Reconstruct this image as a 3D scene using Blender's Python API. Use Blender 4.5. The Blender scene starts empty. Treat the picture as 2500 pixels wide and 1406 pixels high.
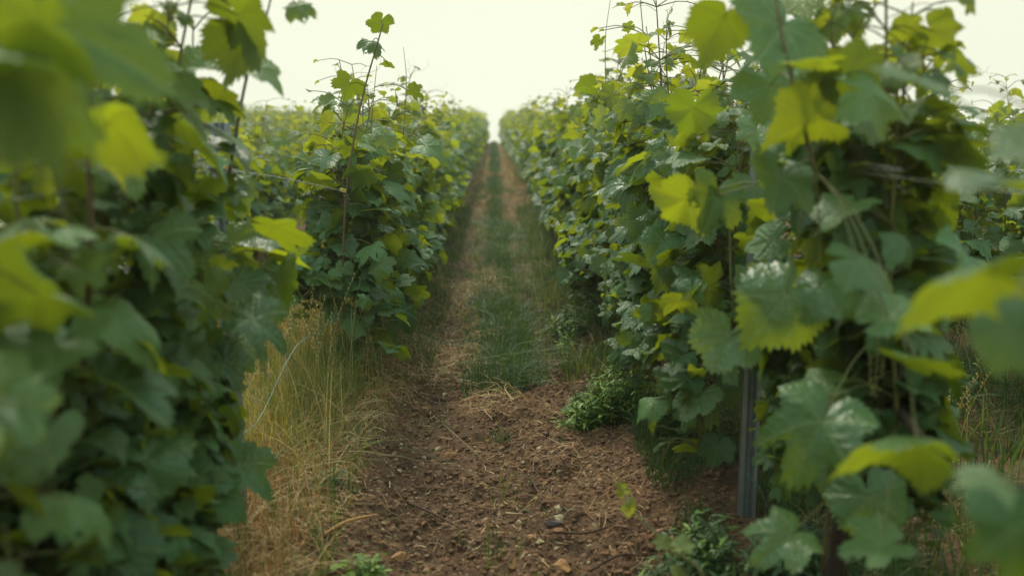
import bpy, math, random
import numpy as np
from mathutils import Matrix, Vector, Euler

SC = bpy.context.scene
COL = SC.collection
R = math.radians
# ------------------------------------------------------------------ camera
F_PX, VPX, VPY = 2500.0, 1205.0, 290.0          # focal length and vanishing point of the rows in photo pixels
CAM_Z = 1.0
YAW = math.atan((1250 - VPX) / F_PX)
PITCH = math.atan((703 - VPY) / F_PX)
cd = bpy.data.cameras.new('camera'); cam = bpy.data.objects.new('camera', cd); COL.objects.link(cam)
cam.location = (0, 0, CAM_Z)
cam.rotation_euler = Euler((R(90) - PITCH, 0, -YAW), 'XYZ')
cd.sensor_width = 36; cd.lens = 36 * F_PX / 2500
cd.clip_start = 0.05; cd.clip_end = 2000
cd.dof.use_dof = True; cd.dof.focus_distance = 3.3; cd.dof.aperture_fstop = 2.4
cd.dof.aperture_blades = 0
SC.camera = cam
# ------------------------------------------------------------------ sky, sun, exposure
SUN_EL, SUN_AZ = 52, -14       # azimuth measured from +Y towards +X
SKY_K = 0.10
w = bpy.data.worlds.new('World'); SC.world = w; w.use_nodes = True
nt = w.node_tree; N = nt.nodes; L = nt.links
for n in list(N): N.remove(n)
out = N.new('ShaderNodeOutputWorld'); bg = N.new('ShaderNodeBackground'); bg.inputs[1].default_value = SKY_K
sky = N.new('ShaderNodeTexSky'); sky.sky_type = 'NISHITA'; sky.sun_disc = False
sky.sun_elevation = R(SUN_EL); sky.sun_rotation = R(SUN_AZ); sky.dust_density = 3; sky.air_density = 1.0
geo = N.new('ShaderNodeTexCoord'); sep = N.new('ShaderNodeSeparateXYZ')
L.new(geo.outputs['Generated'], sep.inputs[0])
ramp = N.new('ShaderNodeValToRGB')      # overcast cloud deck: cream at the horizon, brighter and cooler overhead
cr = ramp.color_ramp
cr.elements[0].position = 0.0; cr.elements[0].color = (0.80, 0.82, 0.66, 1)
cr.elements[1].position = 1.0; cr.elements[1].color = (0.74, 1.0, 1.04, 1)
e = cr.elements.new(0.12); e.color = (0.78, 0.80, 0.64, 1)
e = cr.elements.new(0.45); e.color = (0.80, 0.93, 0.86, 1)
L.new(sep.outputs[2], ramp.inputs[0])
nz = N.new('ShaderNodeTexNoise'); nz.inputs['Scale'].default_value = 1.6; nz.inputs['Detail'].default_value = 3
L.new(geo.outputs['Generated'], nz.inputs[0])
mr = N.new('ShaderNodeMapRange'); mr.inputs[1].default_value = .3; mr.inputs[2].default_value = .7; mr.inputs[3].default_value = .94; mr.inputs[4].default_value = 1.05
L.new(nz.outputs[0], mr.inputs[0])
zm = N.new('ShaderNodeMapRange'); zm.inputs[1].default_value = .12; zm.inputs[2].default_value = .8; zm.inputs[3].default_value = 12.4; zm.inputs[4].default_value = 17.0
L.new(sep.outputs[2], zm.inputs[0])
mm = N.new('ShaderNodeMath'); mm.operation = 'MULTIPLY'; L.new(mr.outputs[0], mm.inputs[0]); L.new(zm.outputs[0], mm.inputs[1])
sc1 = N.new('ShaderNodeVectorMath'); sc1.operation = 'SCALE'; L.new(ramp.outputs[0], sc1.inputs[0]); L.new(mm.outputs[0], sc1.inputs['Scale'])
mix = N.new('ShaderNodeMix'); mix.data_type = 'RGBA'; mix.inputs[0].default_value = 0.93
L.new(sky.outputs[0], mix.inputs[6]); L.new(sc1.outputs[0], mix.inputs[7])
L.new(mix.outputs[2], bg.inputs[0]); L.new(bg.outputs[0], out.inputs[0])

sl = bpy.data.lights.new('sun', 'SUN'); sl.energy = 3.4; sl.angle = R(10); sl.color = (1, .93, .76)
sun = bpy.data.objects.new('sun', sl); COL.objects.link(sun)
sd = Vector((math.sin(R(SUN_AZ)) * math.cos(R(SUN_EL)), math.cos(R(SUN_AZ)) * math.cos(R(SUN_EL)), math.sin(R(SUN_EL))))
sun.rotation_euler = sd.to_track_quat('Z', 'Y').to_euler()
vs = SC.view_settings; vs.view_transform = 'Standard'; vs.look = 'None'; vs.exposure = 0.0; vs.gamma = 1
SC.cycles.max_bounces = 8; SC.cycles.transmission_bounces = 6; SC.cycles.diffuse_bounces = 3

CROT = cam.rotation_euler.to_matrix()
def pix(px, py, d):
    """world point seen at photo pixel px,py at distance d (metres along the rows)"""
    v = CROT @ Vector(((px - 1250) / F_PX, -(py - 703) / F_PX, -1))
    return Vector((0, 0, CAM_Z)) + v * (d / v.y)
# ------------------------------------------------------------------ helpers
def tag(o, label=None, cat=None, group=None, kind=None):
    if label: o['label'] = label
    if cat: o['category'] = cat
    if group: o['group'] = group
    if kind: o['kind'] = kind
    return o
def empty(name, loc, rz=0):
    o = bpy.data.objects.new(name, None); o.empty_display_size = .1
    o.location = loc; o.rotation_euler = (0, 0, rz); COL.objects.link(o); return o

def _h(ix, iy, s):
    n = (ix.astype(np.int64) * 374761393 + iy.astype(np.int64) * 668265263 + s * 1442695041) & 0xffffffff
    n = ((n ^ (n >> 13)) * 1274126177) & 0xffffffff
    return ((n ^ (n >> 16)) & 0xffff) / 65535.0
def vnoise(x, y, s=0):
    ix = np.floor(x); iy = np.floor(y); fx = x - ix; fy = y - iy
    fx = fx * fx * (3 - 2 * fx); fy = fy * fy * (3 - 2 * fy)
    a = _h(ix, iy, s); b = _h(ix + 1, iy, s); c = _h(ix, iy + 1, s); d = _h(ix + 1, iy + 1, s)
    return (a + (b - a) * fx) * (1 - fy) + (c + (d - c) * fx) * fy - .5
def sstep(a, b, x):
    t = np.clip((x - a) / (b - a), 0, 1); return t * t * (3 - 2 * t)
ROWS_L = [-0.55 - 1.12 * i for i in range(11)]
ROWS_R = [0.61 + 1.12 * i for i in range(6)]
def gbase(x, y):
    z = 0.10 * vnoise(x / 3.1, y / 3.7, 1) * sstep(1, 9, y)
    z = z - 0.10 * sstep(-1.0, -1.8, x)                                     # second row on the left stands a little lower
    z = z + 0.55 * sstep(-2.2, -11, x) * sstep(6, 42, y)                   # then the field rises to the left
    z = z - 0.0022 * np.clip(y - 38, 0, 60) ** 2 - 0.264 * np.clip(y - 98, 0, 9999) * .5
    for rx in (ROWS_L[0], ROWS_R[0], ROWS_L[1], ROWS_R[1]):
        z = z + 0.045 * np.exp(-((x - rx) / .2) ** 2)
    return z
def gz(x, y, detail=True):
    x = np.asarray(x, float); y = np.asarray(y, float)
    z = gbase(x, y)
    z = z - .022 * np.exp(-((x + .20) / .10) ** 2) - .018 * np.exp(-((x - .27) / .09) ** 2)      # wheel tracks
    if detail:
        f = 1 - sstep(6, 14, y)
        z = z + f * (0.060 * vnoise(x / .33, y / .36, 2) + 0.042 * vnoise(x / .1, y / .11, 3) + .028 * vnoise(x / .042, y / .042, 4) + .011 * np.abs(vnoise(x / .019, y / .019, 5)))
        z = z + .055 * np.exp(-((x + .36) / .10) ** 2 - ((y - 2.9) / .7) ** 2)       # earth bank by the left row
    return z
def gz1(x, y): return float(gz(np.array([x]), np.array([y]))[0])

def mesh_np(name, V, F, mats, uv=None, col=None, smooth=True, midx=None, parent=None, loc=None):
    """V (n,3), F list of (k,m) arrays with m=3 or 4"""
    me = bpy.data.meshes.new(name)
    V = np.asarray(V, np.float32)
    if not isinstance(F, (list, tuple)): F = [F]
    F = [np.asarray(f, np.int32) for f in F if len(f)]
    loops = np.concatenate([f.ravel() for f in F])
    tot = np.concatenate([np.full(len(f), f.shape[1], np.int32) for f in F])
    start = np.concatenate([[0], np.cumsum(tot)[:-1]]).astype(np.int32)
    me.vertices.add(len(V)); me.vertices.foreach_set('co', V.ravel())
    me.loops.add(len(loops)); me.loops.foreach_set('vertex_index', loops)
    me.polygons.add(len(tot)); me.polygons.foreach_set('loop_start', start); me.polygons.foreach_set('loop_total', tot)
    me.polygons.foreach_set('use_smooth', np.full(len(tot), smooth, bool))
    if midx is not None: me.polygons.foreach_set('material_index', np.asarray(midx, np.int32))
    me.update(calc_edges=True)
    if uv is not None:
        u = me.uv_layers.new(name='leafuv'); u.data.foreach_set('uv', np.asarray(uv, np.float32)[loops].ravel())
    if col is not None:
        c = me.color_attributes.new('tint', 'FLOAT_COLOR', 'POINT')
        cc = np.ones((len(V), 4), np.float32); cc[:, :3] = col; c.data.foreach_set('color', cc.ravel())
    for m in (mats if isinstance(mats, (list, tuple)) else [mats]): me.materials.append(m)
    o = bpy.data.objects.new(name, me); COL.objects.link(o)
    if parent: o.parent = parent
    if loc is not None: o.location = loc
    return o

class Acc:
    """collects numpy pieces into one mesh"""
    def __init__(s): s.V = []; s.F3 = []; s.F4 = []; s.U = []; s.C = []; s.n = 0
    def add(s, V, F3=None, F4=None, uv=None, col=(0.5, 0.5, 0.5)):
        V = np.asarray(V, float)
        s.V.append(V)
        if F3 is not None: s.F3.append(np.asarray(F3) + s.n)
        if F4 is not None: s.F4.append(np.asarray(F4) + s.n)
        s.U.append(np.zeros((len(V), 2)) if uv is None else uv)
        s.C.append(np.broadcast_to(np.asarray(col, float), (len(V), 3)))
        s.n += len(V)
    def build(s, name, mat, parent=None, smooth=True, loc=None):
        F = []
        if s.F3: F.append(np.concatenate(s.F3))
        if s.F4: F.append(np.concatenate(s.F4))
        return mesh_np(name, np.concatenate(s.V), F, mat, np.concatenate(s.U), np.concatenate(s.C), smooth, None, parent, loc)

def tube(acc, pts, rad, k=6, col=(.5, .5, .5), cap=True):
    pts = np.asarray(pts, float); n = len(pts)
    rad = np.broadcast_to(np.asarray(rad, float), (n,))
    t = np.gradient(pts, axis=0); t /= np.linalg.norm(t, axis=1)[:, None] + 1e-9
    ref = np.array([0.31, 0.17, 0.93]) if abs(t[0][2]) < .9 else np.array([1., .1, 0])
    a = np.cross(t, ref); a /= np.linalg.norm(a, axis=1)[:, None] + 1e-9
    b = np.cross(t, a)
    ang = np.linspace(0, 2 * math.pi, k, endpoint=False)
    V = pts[:, None] + rad[:, None, None] * (a[:, None] * np.cos(ang)[None, :, None] + b[:, None] * np.sin(ang)[None, :, None])
    V = V.reshape(-1, 3)
    i = np.arange(n - 1)[:, None] * k; j = np.arange(k)[None]; j2 = (j + 1) % k
    F = np.stack([i + j, i + j2, i + k + j2, i + k + j], -1).reshape(-1, 4)
    F3 = None
    if cap and k >= 3:
        F3 = np.array([[0, q + 1, q] for q in range(1, k - 1)] + [[(n - 1) * k, (n - 1) * k + q, (n - 1) * k + q + 1] for q in range(1, k - 1)])
    acc.add(V, F3, F, col=col)

def smooth_path(P, n):
    """Catmull-Rom through control points"""
    P = np.asarray(P, float); P = np.vstack([2 * P[0] - P[1], P, 2 * P[-1] - P[-2]])
    out = []; m = len(P) - 3
    for q in np.linspace(0, m - 1e-6, n):
        i = int(q); t = q - i; a, b, c, d = P[i:i + 4]
        out.append(.5 * ((2 * b) + (c - a) * t + (2 * a - 5 * b + 4 * c - d) * t * t + (-a + 3 * b - 3 * c + d) * t ** 3))
    return np.array(out)
# ------------------------------------------------------------------ materials
def new_mat(name):
    m = bpy.data.materials.new(name); m.use_nodes = True
    for n in list(m.node_tree.nodes): m.node_tree.nodes.remove(n)
    return m, m.node_tree.nodes, m.node_tree.links
def mnode(N, L, op, a, b=None, c=None):
    n = N.new('ShaderNodeMath'); n.operation = op
    for i, v in enumerate((a, b, c)):
        if v is None: continue
        if isinstance(v, (int, float)): n.inputs[i].default_value = v
        else: L.new(v, n.inputs[i])
    return n.outputs[0]
def mixc(N, L, f, a, b, bt='MIX'):
    n = N.new('ShaderNodeMix'); n.data_type = 'RGBA'; n.blend_type = bt
    for idx, v in ((0, f), (6, a), (7, b)):
        if isinstance(v, (int, float)): n.inputs[idx].default_value = v
        elif isinstance(v, tuple): n.inputs[idx].default_value = (*v, 1)
        else: L.new(v, n.inputs[idx])
    return n.outputs[2]

def leaf_material():
    m, N, L = new_mat('vine_leaf')
    out = N.new('ShaderNodeOutputMaterial')
    at = N.new('ShaderNodeAttribute'); at.attribute_name = 'tint'
    sp = N.new('ShaderNodeSeparateColor'); L.new(at.outputs['Color'], sp.inputs[0])
    rnd, age, r2 = sp.outputs[0], sp.outputs[1], sp.outputs[2]
    uv = N.new('ShaderNodeUVMap'); uv.uv_map = 'leafuv'
    su = N.new('ShaderNodeSeparateXYZ'); L.new(uv.outputs[0], su.inputs[0])
    x, y = su.outputs[0], su.outputs[1]
    vein = None
    for a in (0, 50, -50, 105, -105):        # five main veins fanning out from the petiole
        dx, dy = math.sin(R(a)), math.cos(R(a))
        along = mnode(N, L, 'ADD', mnode(N, L, 'MULTIPLY', x, dx), mnode(N, L, 'MULTIPLY', y, dy))
        perp = mnode(N, L, 'ABSOLUTE', mnode(N, L, 'SUBTRACT', mnode(N, L, 'MULTIPLY', x, dy), mnode(N, L, 'MULTIPLY', y, dx)))
        d = mnode(N, L, 'ADD', perp, mnode(N, L, 'MULTIPLY', mnode(N, L, 'LESS_THAN', along, 0.0), 1.0))
        # side veins, slanting off the main one
        s = mnode(N, L, 'ADD', mnode(N, L, 'MULTIPLY', mnode(N, L, 'ABSOLUTE', mnode(N, L, 'SUBTRACT', mnode(N, L, 'FRACT', mnode(N, L, 'MULTIPLY', mnode(N, L, 'SUBTRACT', along, mnode(N, L, 'MULTIPLY', perp, .8)), 9.0)), 0.5)), .12), mnode(N, L, 'MULTIPLY', perp, .10))
        s = mnode(N, L, 'ADD', s, mnode(N, L, 'MULTIPLY', mnode(N, L, 'GREATER_THAN', perp, mnode(N, L, 'MULTIPLY', along, .45)), 1.0))
        d = mnode(N, L, 'MINIMUM', d, mnode(N, L, 'ADD', s, .004))
        vein = d if vein is None else mnode(N, L, 'MINIMUM', vein, d)
    mrv = N.new('ShaderNodeMapRange'); mrv.interpolation_type = 'SMOOTHSTEP'
    mrv.inputs[1].default_value = .004; mrv.inputs[2].default_value = .022; mrv.inputs[3].default_value = 1; mrv.inputs[4].default_value = 0
    L.new(vein, mrv.inputs[0]); vm = mrv.outputs[0]
    tc = N.new('ShaderNodeTexCoord')
    nz = N.new('ShaderNodeTexNoise'); nz.inputs['Scale'].default_value = 28; nz.inputs['Detail'].default_value = 3; L.new(tc.outputs['Object'], nz.inputs[0])
    nzu = N.new('ShaderNodeTexNoise'); nzu.inputs['Scale'].default_value = 13; nzu.inputs['Detail'].default_value = 2; L.new(uv.outputs[0], nzu.inputs[0])
    nz2 = N.new('ShaderNodeTexNoise'); nz2.inputs['Scale'].default_value = 110; nz2.inputs['Detail'].default_value = 2; L.new(tc.outputs['Object'], nz2.inputs[0])
    old = mixc(N, L, rnd, (.022, .066, .016), (.088, .205, .066))
    young = mixc(N, L, rnd, (.08, .15, .028), (.14, .20, .03))
    top = mixc(N, L, age, old, young)
    top = mixc(N, L, mnode(N, L, 'MULTIPLY', nz.outputs[0], .35), top, (.06, .135, .045))
    top = mixc(N, L, mnode(N, L, 'MULTIPLY', vm, .6), top, (.19, .28, .10))
    spot = mnode(N, L, 'GREATER_THAN', nz2.outputs[0], .685)
    top = mixc(N, L, mnode(N, L, 'MULTIPLY', spot, .5), top, (.13, .10, .04))
    under = mixc(N, L, age, (.045, .085, .024), (.09, .13, .028))
    under = mixc(N, L, mnode(N, L, 'MULTIPLY', vm, .5), under, (.12, .17, .07))
    g = N.new('ShaderNodeNewGeometry')
    base = mixc(N, L, g.outputs['Backfacing'], top, under)
    bump = N.new('ShaderNodeBump'); bump.inputs['Strength'].default_value = .9; bump.inputs['Distance'].default_value = .005
    hgt = mnode(N, L, 'SUBTRACT', mnode(N, L, 'MULTIPLY', nzu.outputs[0], 1.0), mnode(N, L, 'MULTIPLY', vm, .35)); L.new(hgt, bump.inputs['Height'])
    p = N.new('ShaderNodeBsdfPrincipled'); L.new(base, p.inputs['Base Color']); L.new(bump.outputs[0], p.inputs['Normal'])
    rr = mnode(N, L, 'ADD', mnode(N, L, 'MULTIPLY', g.outputs['Backfacing'], .3), mnode(N, L, 'ADD', .52, mnode(N, L, 'MULTIPLY', r2, -.24)))
    L.new(rr, p.inputs['Roughness']); L.new(mnode(N, L, 'ADD', .25, mnode(N, L, 'MULTIPLY', r2, .4)), p.inputs['Specular IOR Level'])
    t = N.new('ShaderNodeBsdfTranslucent')
    tcold = mixc(N, L, rnd, (.13, .22, .004), (.40, .46, .008))
    tcol = mixc(N, L, age, tcold, (.47, .46, .03))
    tcol = mixc(N, L, mnode(N, L, 'MULTIPLY', vm, .35), tcol, (.12, .15, .02))
    L.new(tcol, t.inputs[0])
    ad = N.new('ShaderNodeMixShader'); L.new(mnode(N, L, 'ADD', mnode(N, L, 'ADD', .24, mnode(N, L, 'MULTIPLY', r2, .2)), mnode(N, L, 'MULTIPLY', age, .16)), ad.inputs[0])
    L.new(p.outputs[0], ad.inputs[1]); L.new(t.outputs[0], ad.inputs[2]); L.new(ad.outputs[0], out.inputs[0])
    return m
def tint_material(name, rough=.7, transl=0.0, spec=.3, noise=None, bump=0.0, nscale=60, metal=0.0):
    """base colour from the 'tint' attribute of the mesh, with a little noise"""
    m, N, L = new_mat(name)
    out = N.new('ShaderNodeOutputMaterial'); at = N.new('ShaderNodeAttribute'); at.attribute_name = 'tint'
    tc = N.new('ShaderNodeTexCoord'); nz = N.new('ShaderNodeTexNoise'); nz.inputs['Scale'].default_value = nscale; nz.inputs['Detail'].default_value = 4
    L.new(tc.outputs['Object'], nz.inputs[0])
    base = at.outputs['Color']
    if noise: base = mixc(N, L, mnode(N, L, 'MULTIPLY', nz.outputs[0], .8), base, noise)
    p = N.new('ShaderNodeBsdfPrincipled'); L.new(base, p.inputs['Base Color']); p.inputs['Roughness'].default_value = rough
    p.inputs['Specular IOR Level'].default_value = spec; p.inputs['Metallic'].default_value = metal
    if bump:
        b = N.new('ShaderNodeBump'); b.inputs['Strength'].default_value = bump; b.inputs['Distance'].default_value = .004; L.new(nz.outputs[0], b.inputs['Height']); L.new(b.outputs[0], p.inputs['Normal'])
    if transl:
        t = N.new('ShaderNodeBsdfTranslucent'); g = N.new('ShaderNodeVectorMath'); g.operation = 'MULTIPLY'; g.inputs[1].default_value = (2.2, 2.0, .8); L.new(at.outputs['Color'], g.inputs[0]); L.new(g.outputs[0], t.inputs[0])
        ms = N.new('ShaderNodeMixShader'); ms.inputs[0].default_value = transl; L.new(p.outputs[0], ms.inputs[1]); L.new(t.outputs[0], ms.inputs[2]); L.new(ms.outputs[0], out.inputs[0])
    else: L.new(p.outputs[0], out.inputs[0])
    return m
def soil_material():
    m, N, L = new_mat('soil')
    out = N.new('ShaderNodeOutputMaterial'); g = N.new('ShaderNodeNewGeometry')
    def nz(s, d=5, r=.6):
        n = N.new('ShaderNodeTexNoise'); n.inputs['Scale'].default_value = s; n.inputs['Detail'].default_value = d; n.inputs['Roughness'].default_value = r; L.new(g.outputs['Position'], n.inputs[0]); return n.outputs[0]
    a, b, c = nz(2.2), nz(14, 6, .7), nz(90, 4, .7)
    def cut(v, lo, hi):
        q = N.new('ShaderNodeMapRange'); q.interpolation_type = 'SMOOTHSTEP'; q.inputs[1].default_value = lo; q.inputs[2].default_value = hi; L.new(v, q.inputs[0]); return q.outputs[0]
    col = mixc(N, L, cut(b, .35, .65), (.042, .024, .013), (.112, .062, .033))
    col = mixc(N, L, cut(a, .4, .65), col, (.14, .078, .042))
    col = mixc(N, L, mnode(N, L, 'MULTIPLY', cut(c, .60, .66), .6), col, (.26, .165, .09))
    col = mixc(N, L, mnode(N, L, 'MULTIPLY', cut(c, .42, .32), .5), col, (.022, .013, .009))
    p = N.new('ShaderNodeBsdfPrincipled'); L.new(col, p.inputs['Base Color']); p.inputs['Roughness'].default_value = .95; p.inputs['Specular IOR Level'].default_value = .15
    bp = N.new('ShaderNodeBump'); bp.inputs['Strength'].default_value = .9; bp.inputs['Distance'].default_value = .012
    L.new(mnode(N, L, 'ADD', b, mnode(N, L, 'MULTIPLY', c, .5)), bp.inputs['Height']); L.new(bp.outputs[0], p.inputs['Normal'])
    L.new(p.outputs[0], out.inputs[0]); return m
def rock_material(colr):
    m, N, L = new_mat('limestone')
    out = N.new('ShaderNodeOutputMaterial'); oi = N.new('ShaderNodeObjectInfo'); tc = N.new('ShaderNodeTexCoord')
    r = N.new('ShaderNodeRGB'); r.outputs[0].default_value = (*colr, 1)
    n = N.new('ShaderNodeTexNoise'); n.inputs['Scale'].default_value = 55; n.inputs['Detail'].default_value = 5; L.new(tc.outputs['Object'], n.inputs[0])
    q = N.new('ShaderNodeMapRange'); q.inputs[1].default_value = .45; q.inputs[2].default_value = .68; L.new(n.outputs[0], q.inputs[0])
    col = mixc(N, L, mnode(N, L, 'MULTIPLY', q.outputs[0], .75), r.outputs[0], (.12, .065, .04))
    p = N.new('ShaderNodeBsdfPrincipled'); L.new(col, p.inputs['Base Color']); p.inputs['Roughness'].default_value = .85; p.inputs['Specular IOR Level'].default_value = .25
    b = N.new('ShaderNodeBump'); b.inputs['Strength'].default_value = .7; b.inputs['Distance'].default_value = .004; L.new(n.outputs[0], b.inputs['Height']); L.new(b.outputs[0], p.inputs['Normal'])
    L.new(p.outputs[0], out.inputs[0]); return m
M_LEAF = leaf_material()
M_CANE = tint_material('cane', .6, noise=(.10, .07, .035), bump=.4, nscale=70)
M_BARK = tint_material('bark', .95, noise=(.03, .02, .014), bump=1.0, nscale=45)
M_GRASS = tint_material('grass_blades', .55, transl=.30, spec=.35)
M_STRAW = tint_material('straw', .75, transl=.15, spec=.25)
M_WEED = tint_material('weed_leaf', .6, transl=.3, spec=.35)
M_STEEL = tint_material('galvanised_steel', .48, noise=(.16, .18, .18), metal=.75, nscale=35, spec=.5)
M_WIRE = tint_material('coated_wire', .45, noise=(.12, .18, .15), nscale=90, spec=.5)
M_CLIP = tint_material('yellow_plastic', .5, spec=.5)
M_SOIL = soil_material(); RC = {'cream': (.58, .50, .30), 'orange tan': (.46, .24, .10), 'beige': (.44, .34, .18), 'pinkish': (.42, .23, .15), 'reddish brown': (.22, .11, .06)}
M_ROCKS = {k: rock_material(c) for k, c in RC.items()}
M_CLOD = tint_material('soil_clod', .95, noise=(.15, .082, .045), bump=.8, nscale=120, spec=.12)
# ------------------------------------------------------------------ ground
def axis(lo, a, b, hi, st, g):
    mid = list(np.arange(a, b, st)); up = []; s = st; v = mid[-1]
    while v < hi: s *= g; v += s; up.append(v)
    dn = []; s = st; v = a
    while v > lo: s *= g; v -= s; dn.append(v)
    return np.array(dn[::-1] + mid + up)
gx = axis(-80, -1.0, 1.0, 80, .0085, 1.10); gy = axis(-4, 1.7, 6.0, 110, .0095, 1.045)
X, Y = np.meshgrid(gx, gy)
Z = gz(X, Y)
nx, ny = len(gx), len(gy)
i = np.arange(ny - 1)[:, None] * nx + np.arange(nx - 1)[None]
FQ = np.stack([i, i + 1, i + nx + 1, i + nx], -1).reshape(-1, 4)
g = mesh_np('ground', np.stack([X, Y, Z], -1).reshape(-1, 3), FQ, M_SOIL); g['kind'] = 'structure'
# ------------------------------------------------------------------ vine leaves
def leaf_proto(rng, n, rings, teeth=True):
    """n outline points; returns V,F3,F4 ; petiole at origin, tip +Y, upper side +Z, about 1 wide"""
    deep = rng.uniform(-.01, .19)
    ang = np.array([0, 14, 30, 44, 54, 66, 82, 108, 138, 163, 180.]); rad = np.array([.62, .57, .53 - deep, .545, .575, .54, .50 - deep * .7, .51, .46, .37, .07])
    rad = rad * (1 + rng.uniform(-.06, .06, len(rad)))
    th = np.linspace(-180, 180, n, endpoint=False) + 180 / n
    r = np.interp(np.abs(th), ang, rad)
    # soften
    r = r * (1 + .03 * np.sin(R(1) * th * 2 + rng.uniform(0, 6)))
    if teeth: r = r * (1 + (np.where(np.arange(n) % 2 == 0, .065, -.045) + .022 * np.cos(np.arange(n) * 2 * math.pi / 6)) * (np.abs(th) < 163))
    t = np.radians(th); ox, oy = r * np.sin(t), r * np.cos(t)
    ox *= rng.uniform(.95, 1.08)
    V = [[0, 0]]
    for q in rings:
        jit = 1.0
        V += list(zip(ox * q, oy * q)) if q == 1 or not teeth else list(zip(ox * q * np.where(np.arange(n) % 2 == 0, .97, 1.02), oy * q * np.where(np.arange(n) % 2 == 0, .97, 1.02)))
    V = np.array(V); x, y = V[:, 0], V[:, 1]; rr = np.hypot(x, y); ph = np.arctan2(x, y)
    k1, k2, k3 = rng.uniform(-.10, .50), rng.uniform(.0, .85), rng.uniform(.005, .045)
    z = k1 * np.abs(x) - k2 * rr ** 2 + k3 * rr * np.cos(ph * 360 / 51.0) * .8
    z += rng.uniform(.10, .32) * rr ** 2 * np.sin(ph * rng.integers(2, 6) + rng.uniform(0, 6)) + rng.uniform(-.55, .15) * np.clip(y, 0, 1) ** 2 + rng.uniform(-.5, .5) * x * np.abs(x) + rng.uniform(-.35, .35) * x * y
    z += .010 * np.sin(x * 30 + rng.uniform(0, 6)) * np.sin(y * 34) * (rr > .1)
    P = np.stack([x, y, z], -1)
    j = np.arange(n); j2 = (j + 1) % n
    F3 = np.stack([np.zeros(n, int), 1 + j2, 1 + j], -1)
    F4 = [np.stack([1 + k * n + j, 1 + k * n + j2, 1 + (k + 1) * n + j2, 1 + (k + 1) * n + j], -1) for k in range(len(rings) - 1)]
    F4 = np.concatenate(F4)[:, ::-1] if F4 else np.zeros((0, 4), int)
    F3 = F3[:, ::-1]
    # make upper side +Z
    a, b, c = P[F3[0]]
    if np.cross(b - a, c - a)[2] < 0: F3 = F3[:, ::-1]
    a, b, c = P[F4[0][:3]] if len(F4) else P[F3[0]]
    if len(F4) and np.cross(b - a, c - a)[2] < 0: F4 = F4[:, ::-1]
    # drop quads across the petiole gap? the gap is only a notch, keep
    return P, F3, F4
_r = np.random.default_rng(5)
PH = [leaf_proto(_r, 84, (.28, .55, .8, .93, 1)) for _ in range(14)]
for k_ in (1, 4, 9, 12):                 # insect holes
    P_, A_, B_ = PH[k_]; drop = _r.integers(84, 84 * 3, 2); PH[k_] = (P_, A_, np.delete(B_, np.r_[drop, drop + 1], 0))
PM = [leaf_proto(_r, 52, (.5, 1)) for _ in range(12)]
PL = [leaf_proto(_r, 22, (.55, 1), False) for _ in range(8)]
def add_leaves(acc, protos, pos, tip, nor, size, col, rng):
    """vectorised: pos (n,3) petiole joint, tip/nor (n,3), size (n), col (n,3)"""
    pos, tip, nor = map(np.asarray, (pos, tip, nor)); size = np.asarray(size); col = np.asarray(col)
    tip = tip / (np.linalg.norm(tip, axis=1)[:, None] + 1e-9)
    nor = nor - tip * (nor * tip).sum(1)[:, None]; nor /= np.linalg.norm(nor, axis=1)[:, None] + 1e-9
    sd_ = np.cross(tip, nor)
    which = rng.integers(0, len(protos), len(pos))
    for w_ in range(len(protos)):
        q = np.where(which == w_)[0]
        if not len(q): continue
        P, F3, F4 = protos[w_]; m = len(P)
        s = size[q][:, None, None]
        zs = rng.uniform(.7, 1.5, len(q))[:, None, None]
        V = pos[q][:, None] + s * (P[None, :, 0:1] * sd_[q][:, None] + P[None, :, 1:2] * tip[q][:, None] + zs * P[None, :, 2:3] * nor[q][:, None])
        off = (np.arange(len(q)) * m)[:, None, None]
        acc.add(V.reshape(-1, 3), (F3[None] + off).reshape(-1, 3), (F4[None] + off).reshape(-1, 4),
                np.tile(P[:, :2], (len(q), 1)), np.repeat(col[q], m, 0))
GREENC, WOODC = (.13, .15, .035), (.17, .105, .05)
def cane_path(rng, y0, z0, ztop, x0=0, sway=.05, n=12):
    t = np.linspace(0, 1, n)
    a, b, c, d = rng.normal(0, sway, 4)
    zz = z0 + (ztop - z0) * t
    return np.stack([x0 + a * t + .5 * c * np.sin(t * 5 + d * 20) * t, y0 + b * t * 1.6 + .5 * d * np.sin(t * 4 + c * 30), zz], -1)
def petiole(acc, a, b, r=.0014, col=GREENC):
    mid = (a + b) / 2 + np.array([0, 0, .25 * np.linalg.norm(b - a)])
    P = smooth_path([a, .25 * a + .5 * mid + .25 * b, b], 6); tube(acc, P, np.linspace(r * 1.3, r * .9, 6), 4, col, False)
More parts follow.
